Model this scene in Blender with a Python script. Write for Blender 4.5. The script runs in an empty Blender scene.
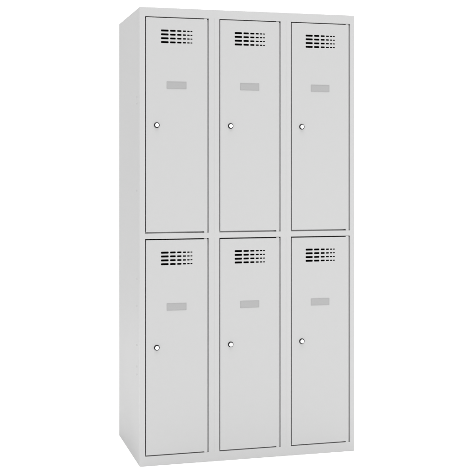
import bpy, bmesh, math
from mathutils import Vector

scene = bpy.context.scene
col = scene.collection

# ------------------------------------------------------------------ dimensions
W, D, H = 0.90, 0.50, 1.80          # cabinet
M, G = 0.0229, 0.0493               # margin and post width between gap centre lines
DW = (W - 2 * M - 2 * G) / 3
ROWS = [(1.7625, 0.9148), (0.8880, 0.0400)]   # gap centre lines: top, bottom
T = 0.001                           # sheet thickness
HINGE_IN, HINGE_OUT = 0.0143, 0.0034

# ------------------------------------------------------------------ materials
def new_mat(name):
    m = bpy.data.materials.new(name)
    m.use_nodes = True
    return m, m.node_tree.nodes, m.node_tree.links, m.node_tree.nodes['Principled BSDF']

def paint(name, colour, rough=0.42, var=0.006, bump=0.035, scale=900.0, spec=0.3):
    """powder coated sheet steel: fine orange peel, faint uneven gloss and tone"""
    m, n, l, b = new_mat(name)
    tc = n.new('ShaderNodeTexCoord')
    big = n.new('ShaderNodeTexNoise'); big.inputs['Scale'].default_value = 3.0
    big.inputs['Detail'].default_value = 3
    l.new(tc.outputs['Object'], big.inputs['Vector'])
    ramp = n.new('ShaderNodeMapRange')
    ramp.inputs['To Min'].default_value = 1 - var
    ramp.inputs['To Max'].default_value = 1 + var
    l.new(big.outputs['Fac'], ramp.inputs['Value'])
    mul = n.new('ShaderNodeVectorMath'); mul.operation = 'SCALE'
    mul.inputs[0].default_value = colour
    l.new(ramp.outputs['Result'], mul.inputs['Scale'])
    l.new(mul.outputs['Vector'], b.inputs['Base Color'])
    rr = n.new('ShaderNodeMapRange')
    rr.inputs['To Min'].default_value = rough - 0.04
    rr.inputs['To Max'].default_value = rough + 0.06
    l.new(big.outputs['Fac'], rr.inputs['Value'])
    l.new(rr.outputs['Result'], b.inputs['Roughness'])
    peel = n.new('ShaderNodeTexNoise'); peel.inputs['Scale'].default_value = scale
    peel.inputs['Detail'].default_value = 2
    l.new(tc.outputs['Object'], peel.inputs['Vector'])
    bp = n.new('ShaderNodeBump'); bp.inputs['Strength'].default_value = bump
    bp.inputs['Distance'].default_value = 0.0004
    l.new(peel.outputs['Fac'], bp.inputs['Height'])
    l.new(bp.outputs['Normal'], b.inputs['Normal'])
    b.inputs['Specular IOR Level'].default_value = spec
    return m

PAINT_FRAME = paint('light_grey_powder_coat_frame', (0.399, 0.399, 0.399))
PAINT_DOOR = paint('light_grey_powder_coat_door', (0.393, 0.393, 0.393))
PAINT_BODY = paint('light_grey_powder_coat_body', (0.403, 0.403, 0.403), spec=0.12)
PLATE = paint('grey_label_plastic', (0.290, 0.290, 0.290), 0.5, 0.01, 0.02)
PLATE_RIM = paint('grey_label_rim', (0.280, 0.280, 0.280), 0.5, 0.01, 0.02)
INSIDE = paint('grey_inner_steel', (0.20, 0.20, 0.20), 0.6)

DARK, n_, l_, b_ = new_mat('dark_lock_metal')
b_.inputs['Base Color'].default_value = (0.025, 0.025, 0.026, 1)
b_.inputs['Roughness'].default_value = 0.45
b_.inputs['Specular IOR Level'].default_value = 0.2
nz = n_.new('ShaderNodeTexNoise'); nz.inputs['Scale'].default_value = 400
bp_ = n_.new('ShaderNodeBump'); bp_.inputs['Strength'].default_value = 0.05
bp_.inputs['Distance'].default_value = 0.0002
l_.new(nz.outputs['Fac'], bp_.inputs['Height']); l_.new(bp_.outputs['Normal'], b_.inputs['Normal'])

CHROME, n_, l_, b_ = new_mat('bright_nickel')
b_.inputs['Base Color'].default_value = (0.88, 0.88, 0.88, 1)
b_.inputs['Metallic'].default_value = 1.0
nz = n_.new('ShaderNodeTexNoise'); nz.inputs['Scale'].default_value = 250
mr = n_.new('ShaderNodeMapRange')
mr.inputs['To Min'].default_value = 0.22; mr.inputs['To Max'].default_value = 0.32
l_.new(nz.outputs['Fac'], mr.inputs['Value']); l_.new(mr.outputs['Result'], b_.inputs['Roughness'])

FLOOR, n_, l_, b_ = new_mat('white_studio_floor')
b_.inputs['Base Color'].default_value = (0.92, 0.92, 0.92, 1)
b_.inputs['Roughness'].default_value = 0.8
b_.inputs['Specular IOR Level'].default_value = 0.1
nz = n_.new('ShaderNodeTexNoise'); nz.inputs['Scale'].default_value = 60
bp_ = n_.new('ShaderNodeBump'); bp_.inputs['Strength'].default_value = 0.05
bp_.inputs['Distance'].default_value = 0.001
l_.new(nz.outputs['Fac'], bp_.inputs['Height']); l_.new(bp_.outputs['Normal'], b_.inputs['Normal'])

# ------------------------------------------------------------------ mesh helpers
def link(name, bm, mats, parent=None, loc=(0, 0, 0)):
    bmesh.ops.recalc_face_normals(bm, faces=bm.faces)
    me = bpy.data.meshes.new(name)
    bm.to_mesh(me); bm.free()
    for m in (mats if isinstance(mats, (list, tuple)) else [mats]):
        me.materials.append(m)
    o = bpy.data.objects.new(name, me)
    o.location = loc
    col.objects.link(o)
    o.parent = parent
    return o

def add_box(bm, x0, x1, y0, y1, z0, z1):
    v = [bm.verts.new(p) for p in ((x0, y0, z0), (x1, y0, z0), (x1, y1, z0), (x0, y1, z0),
                                   (x0, y0, z1), (x1, y0, z1), (x1, y1, z1), (x0, y1, z1))]
    for f in ((0, 3, 2, 1), (4, 5, 6, 7), (0, 1, 5, 4), (1, 2, 6, 5), (2, 3, 7, 6), (3, 0, 4, 7)):
        bm.faces.new([v[i] for i in f])

def rrect(x0, x1, z0, z1, r, n=4):
    """rounded rectangle outline in the x-z plane"""
    if r <= 0:
        return [(x0, z0), (x1, z0), (x1, z1), (x0, z1)]
    pts = []
    for cx, cz, a0 in ((x1 - r, z0 + r, -90), (x1 - r, z1 - r, 0), (x0 + r, z1 - r, 90), (x0 + r, z0 + r, 180)):
        for k in range(n + 1):
            a = math.radians(a0 + 90 * k / n)
            pts.append((cx + r * math.cos(a), cz + r * math.sin(a)))
    return pts

def ring(bm, pts, y):
    return [bm.verts.new((x, y, z)) for x, z in pts]

def bridge(bm, a, b, smooth=False):
    n = len(a)
    for i in range(n):
        f = bm.faces.new((a[i], a[(i + 1) % n], b[(i + 1) % n], b[i]))
        f.smooth = smooth

def fill(bm, loops, mat_index=0):
    edges = []
    for lp in loops:
        for i in range(len(lp)):
            a, b = lp[i], lp[(i + 1) % len(lp)]
            e = bm.edges.get((a, b)) or bm.edges.new((a, b))
            edges.append(e)
    r = bmesh.ops.triangle_fill(bm, use_beauty=True, use_dissolve=False, edges=edges, normal=(0, -1, 0))
    for g in r['geom']:
        if isinstance(g, bmesh.types.BMFace):
            g.material_index = mat_index

def bent_edge(bm, x0, x1, z0, z1, rc, bend, depth, y0=0.0, inward=False, steps=4):
    """rings for a sheet whose edge bends back by `bend` and returns to `depth`.
    gives the outline of the flat face; inward=True makes an opening."""
    first = None; prev = None
    for k in range(steps + 1):
        a = math.radians(90 * k / steps)
        off = bend * (1 - math.sin(a))      # inset of the outline from the outer size
        y = y0 + bend * (1 - math.cos(a))
        s = -off if inward else off
        r = max(rc - s, 0.0004) if rc > 0 else 0
        rg = ring(bm, rrect(x0 + s, x1 - s, z0 + s, z1 - s, r), y)
        if prev: bridge(bm, prev, rg, True)
        if first is None: first = rg
        prev = rg
    s = 0
    rg = ring(bm, rrect(x0, x1, z0, z1, rc if rc > 0 else 0), y0 + depth)
    bridge(bm, prev, rg)
    return first, rg

def prop(o, label=None, cat=None, kind=None):
    if label: o['label'] = label
    if cat: o['category'] = cat
    if kind: o['kind'] = kind

# ------------------------------------------------------------------ floor
bm = bmesh.new()
bmesh.ops.create_circle(bm, cap_ends=True, radius=4.6, segments=128)
fl = link('floor', bm, FLOOR)
prop(fl, kind='structure')

# ------------------------------------------------------------------ cabinet
cab = bpy.data.objects.new('locker_cabinet', None)
col.objects.link(cab)
cab.empty_display_size = 0.2
prop(cab, 'tall light grey steel locker cabinet with six doors in two rows of three', 'locker cabinet')

LEFTS = [M + i * (DW + G) for i in range(3)]
def opening(i, r):
    """clear opening in the front frame"""
    x0 = LEFTS[i] - 0.0018
    x1 = LEFTS[i] + DW + HINGE_OUT
    zt, zb = ROWS[r]
    top = zt + (0.0019 if r == 0 else 0.0024)
    bot = zb - (0.0028 if r == 0 else 0.0021)
    return x0, x1, bot, top

def door_rect(i, r):
    x0 = LEFTS[i] + 0.0018
    x1 = LEFTS[i] + DW - HINGE_IN
    zt, zb = ROWS[r]
    top = zt - (0.0019 if r == 0 else 0.0024)
    bot = zb + (0.0028 if r == 0 else 0.0021)
    return x0, x1, bot, top

# front frame: one pressed sheet with six openings, edges bent back
bm = bmesh.new()
outer, outer_back = bent_edge(bm, 0, W, 0, H, 0.0, 0.0014, 0.020)
loops = [outer]
for r in range(2):
    for i in range(3):
        x0, x1, z0, z1 = opening(i, r)
        a, b = bent_edge(bm, x0, x1, z0, z1, 0.0, 0.0006, 0.028, inward=True)
        loops.append(a)
for r in range(2):                       # shallow pressed seam down each post
    for i in range(2):
        xc = LEFTS[i] + DW + G * 0.5 + 0.001
        _, _, z0, z1 = opening(i, r)
        a, b = bent_edge(bm, xc - 0.0014, xc + 0.0014, z0 - 0.002, z1 + 0.002, 0.0, 0.0001, 0.00028, inward=True)
        loops.append(a)
        bm.faces.new(b)
fill(bm, loops)
# backing strips added behind hinge groove and bottom gap to set their shade
for r in range(2):
    for i in range(3):
        x0, x1, z0, z1 = opening(i, r)
        add_box(bm, x1 - 0.0150, x1 - 0.00005, 0.0075, 0.0085, z0 + 0.0001, z1 - 0.0045)
        add_box(bm, x0 + 0.0001, x1 - 0.0152, 0.0160, 0.0170, z0 + 0.0001, z0 + 0.011)
frame = link('front_frame', bm, PAINT_FRAME, cab)

def box_part(name, dims, mat, parent=cab):
    bm = bmesh.new(); add_box(bm, *dims)
    return link(name, bm, mat, parent)

left = box_part('side_panel', (0, T, 0.020, D, 0, H), PAINT_BODY)
right = box_part('side_panel', (W - T, W, 0.020, D, 0, H), PAINT_BODY)
box_part('top_panel', (T, W - T, 0.020, D, H - T, H), PAINT_BODY)
box_part('base_panel', (T, W - T, 0.020, D, 0.0015, 0.0025), PAINT_BODY)
box_part('back_panel', (T, W - T, D - T, D - 0.0002, 0.0026, H - T - 0.0002), PAINT_BODY)
for i in range(2):
    xc = LEFTS[i] + DW + G * 0.5 + 0.001
    box_part('partition', (xc - T / 2, xc + T / 2, 0.030, D - T - 0.001, 0.003, H - 0.002), INSIDE)
for i in range(3):
    a = T + 0.0005 if i == 0 else LEFTS[i - 1] + DW + G * 0.5 + 0.001 + T
    b = W - T - 0.0005 if i == 2 else LEFTS[i] + DW + G * 0.5 + 0.001 - T
    box_part('shelf', (a, b, 0.030, D - T - 0.001, 0.9005, 0.9015), INSIDE)

# rivets near the front edge of the sides
def rivet_mesh():
    bm = bmesh.new()
    prev = None
    for rad, h in ((0.0038, 0.0), (0.0037, 0.0008), (0.0030, 0.0015), (0.0015, 0.0019)):
        rg = [bm.verts.new((-h, rad * math.cos(a * math.tau / 16), rad * math.sin(a * math.tau / 16))) for a in range(16)]
        if prev: bridge(bm, prev, rg, True)
        prev = rg
    bm.faces.new(prev)
    return bm
rv = link('rivet', rivet_mesh(), PAINT_BODY, left, (0, 0.0647, 1.4522))
for z in (1.4267, 1.0799, 0.7295, 0.6220, 0.4661, 0.3807, 0.3489):
    c = rv.copy(); col.objects.link(c); c.parent = left; c.location = (0, 0.0647, z)
for z in (1.4522, 1.4267, 1.0799, 0.7295, 0.6220, 0.4661, 0.3807, 0.3489):
    c = rv.copy(); col.objects.link(c); c.parent = right
    c.location = (W, 0.0647, z); c.rotation_euler = (0, 0, math.pi)

# ------------------------------------------------------------------ doors
SLOT_COLS = [(0.0613, 0.0922, 0.0082), (0.0980, 0.1208, 0.0077), (0.1265, 0.1442, 0.0069),
             (0.1495, 0.1625, 0.0058), (0.1670, 0.1774, 0.0051), (0.1803, 0.1885, 0.0045)]
SLOT_ROWS = [0.0520, 0.0672, 0.0825, 0.0977]

def make_door(i, r):
    ox, (zt, zb) = LEFTS[i], ROWS[r]
    x0, x1, z0, z1 = door_rect(i, r)
    bm = bmesh.new()
    a, b = bent_edge(bm, x0, x1, z0, z1, 0.0008, 0.0006, 0.020, y0=0.0003)
    loops = [a]
    for (s0, s1, h) in SLOT_COLS:
        for rz in SLOT_ROWS:
            zc = zt - rz
            pts = rrect(ox + s0, ox + s1, zc - h / 2, zc + h / 2, min(h, s1 - s0) * 0.36, 3)
            f = ring(bm, pts, 0.0003); g = ring(bm, pts, 0.0015)
            bridge(bm, f, g)
            loops.append(f)
    fill(bm, loops)
    door = link('door', bm, PAINT_DOOR, cab)

    # rolled hinge strip down the right side, running past the bottom gap
    bm = bmesh.new()
    ax0, ax1, az0, az1 = opening(i, r)
    h0, h1 = x1 - 0.00055, ox + DW - 0.0035
    a, b = bent_edge(bm, h0, h1, az0 + 0.0001, z1 + (0.0024 if r == 0 else 0.0031), 0.0, 0.0002, 0.0071, y0=0.0003)
    bm.faces.new(a)
    link('hinge_strip', bm, PAINT_DOOR, door)

    # label holder
    bm = bmesh.new()
    lx0, lx1, lz0, lz1 = ox + 0.0842, ox + 0.1642, zt - 0.2806, zt - 0.2518
    a, b = bent_edge(bm, lx0, lx1, lz0, lz1, 0.0010, 0.0004, 0.0009, y0=-0.0006)
    win = ring(bm, rrect(lx0 + 0.0022, lx1 - 0.0022, lz0 + 0.0022, lz1 - 0.0022, 0.0006), -0.0006)
    win2 = ring(bm, rrect(lx0 + 0.0022, lx1 - 0.0022, lz0 + 0.0022, lz1 - 0.0022, 0.0006), -0.0001)
    bridge(bm, win, win2)
    fill(bm, [a, win])
    link('label_holder', bm, PLATE_RIM, door)
    bm = bmesh.new()
    add_box(bm, lx0 + 0.0020, lx1 - 0.0020, -0.0003, 0.0001, lz0 + 0.0020, lz1 - 0.0020)
    link('label_card', bm, PLATE, door)

    # cylinder lock: dark collar and bright plug
    lx, lz = ox + 0.0446, zt - 0.4248
    n = 40
    def circ(bm, rad, y):
        return [bm.verts.new((lx + rad * math.cos(math.tau * k / n), y, lz + rad * math.sin(math.tau * k / n))) for k in range(n)]
    bm = bmesh.new(); prev = None
    for rad, y in ((0.0114, 0.0003), (0.0114, -0.0006), (0.0108, -0.0012), (0.0090, -0.0012), (0.0086, -0.0006)):
        rg = circ(bm, rad, y)
        if prev: bridge(bm, prev, rg, True)
        prev = rg
    bm.faces.new(prev)
    link('lock_collar', bm, DARK, door)
    bm = bmesh.new(); prev = None; k_ = 0
    for rad, y in ((0.0077, -0.0007), (0.0077, -0.0055), (0.0074, -0.0060), (0.0068, -0.0062)):
        rg = circ(bm, rad, y)
        if prev:
            nf = len(bm.faces)
            bridge(bm, prev, rg, False)
            bm.faces.ensure_lookup_table()
            if k_ == 1:
                for f in list(bm.faces)[nf:]: f.material_index = 1
        prev = rg; k_ += 1
    bm.faces.new(prev)
    link('lock_cylinder', bm, [CHROME, DARK], door)
    return door

for r in range(2):
    for i in range(3):
        make_door(i, r)

# ------------------------------------------------------------------ light: white studio surround + two added fills
WORLD, LEFT_DIM, TOP_DIM = 1.38, 0.74, 0.70
w = bpy.data.worlds.new('World'); scene.world = w; w.use_nodes = True
bg = w.node_tree.nodes['Background']
bg.inputs['Color'].default_value = (1, 1, 1, 1)
# bright all round, a little dimmer overhead and to the left of the cabinet
wn, wl = w.node_tree.nodes, w.node_tree.links
tc = wn.new('ShaderNodeTexCoord'); sx = wn.new('ShaderNodeSeparateXYZ')
wl.new(tc.outputs['Generated'], sx.inputs['Vector'])
def ramp(sock, f0, f1, t0, t1):
    r = wn.new('ShaderNodeMapRange'); r.interpolation_type = 'SMOOTHSTEP'
    r.inputs['From Min'].default_value = f0; r.inputs['From Max'].default_value = f1
    r.inputs['To Min'].default_value = t0; r.inputs['To Max'].default_value = t1
    wl.new(sock, r.inputs['Value']); return r.outputs['Result']
mu = wn.new('ShaderNodeMath'); mu.operation = 'MULTIPLY'
wl.new(ramp(sx.outputs['X'], -0.9, 0.1, LEFT_DIM, 1.0), mu.inputs[0])
wl.new(ramp(sx.outputs['Z'], 0.0, 1.0, WORLD, WORLD * TOP_DIM), mu.inputs[1])
wl.new(mu.outputs[0], bg.inputs['Strength'])

def fill_light(size, energy, loc, target):
    la = bpy.data.lights.new('fill_light', 'AREA')
    la.shape = 'RECTANGLE'; la.size, la.size_y = size
    la.energy = energy
    lo = bpy.data.objects.new('fill_light', la); col.objects.link(lo)
    lo.location = loc
    lo.rotation_euler = (Vector(target) - Vector(loc)).to_track_quat('-Z', 'Y').to_euler()

fill_light((3.0, 2.0), 42, (3.4, -5.6, 0.9), (0.45, 0, 0.2))      # added fill at front right, low, lifts the lower front
fill_light((6.0, 6.0), 960, (0.0, -1.0, 9.0), (0.0, -1.0, 0.0))    # added overhead fill, lifts the floor to white

# ------------------------------------------------------------------ camera
cd = bpy.data.cameras.new('camera')
cd.sensor_width = 36; cd.sensor_fit = 'HORIZONTAL'
cd.lens = 1024.12 * 36 / 474
cd.shift_x = 19.73 / 474
cd.shift_y = -67.04 / 474
cd.clip_end = 1000; cd.clip_start = 0.05
co = bpy.data.objects.new('camera', cd); col.objects.link(co)
co.location = (-0.731, -3.9506, 1.1615)
co.rotation_euler = (math.pi / 2, 0, -0.2584)
scene.camera = co

scene.view_settings.view_transform = 'Standard'
scene.view_settings.look = 'None'
scene.view_settings.exposure = 0
scene.view_settings.gamma = 1
scene.cycles.max_bounces = 12
scene.cycles.diffuse_bounces = 8
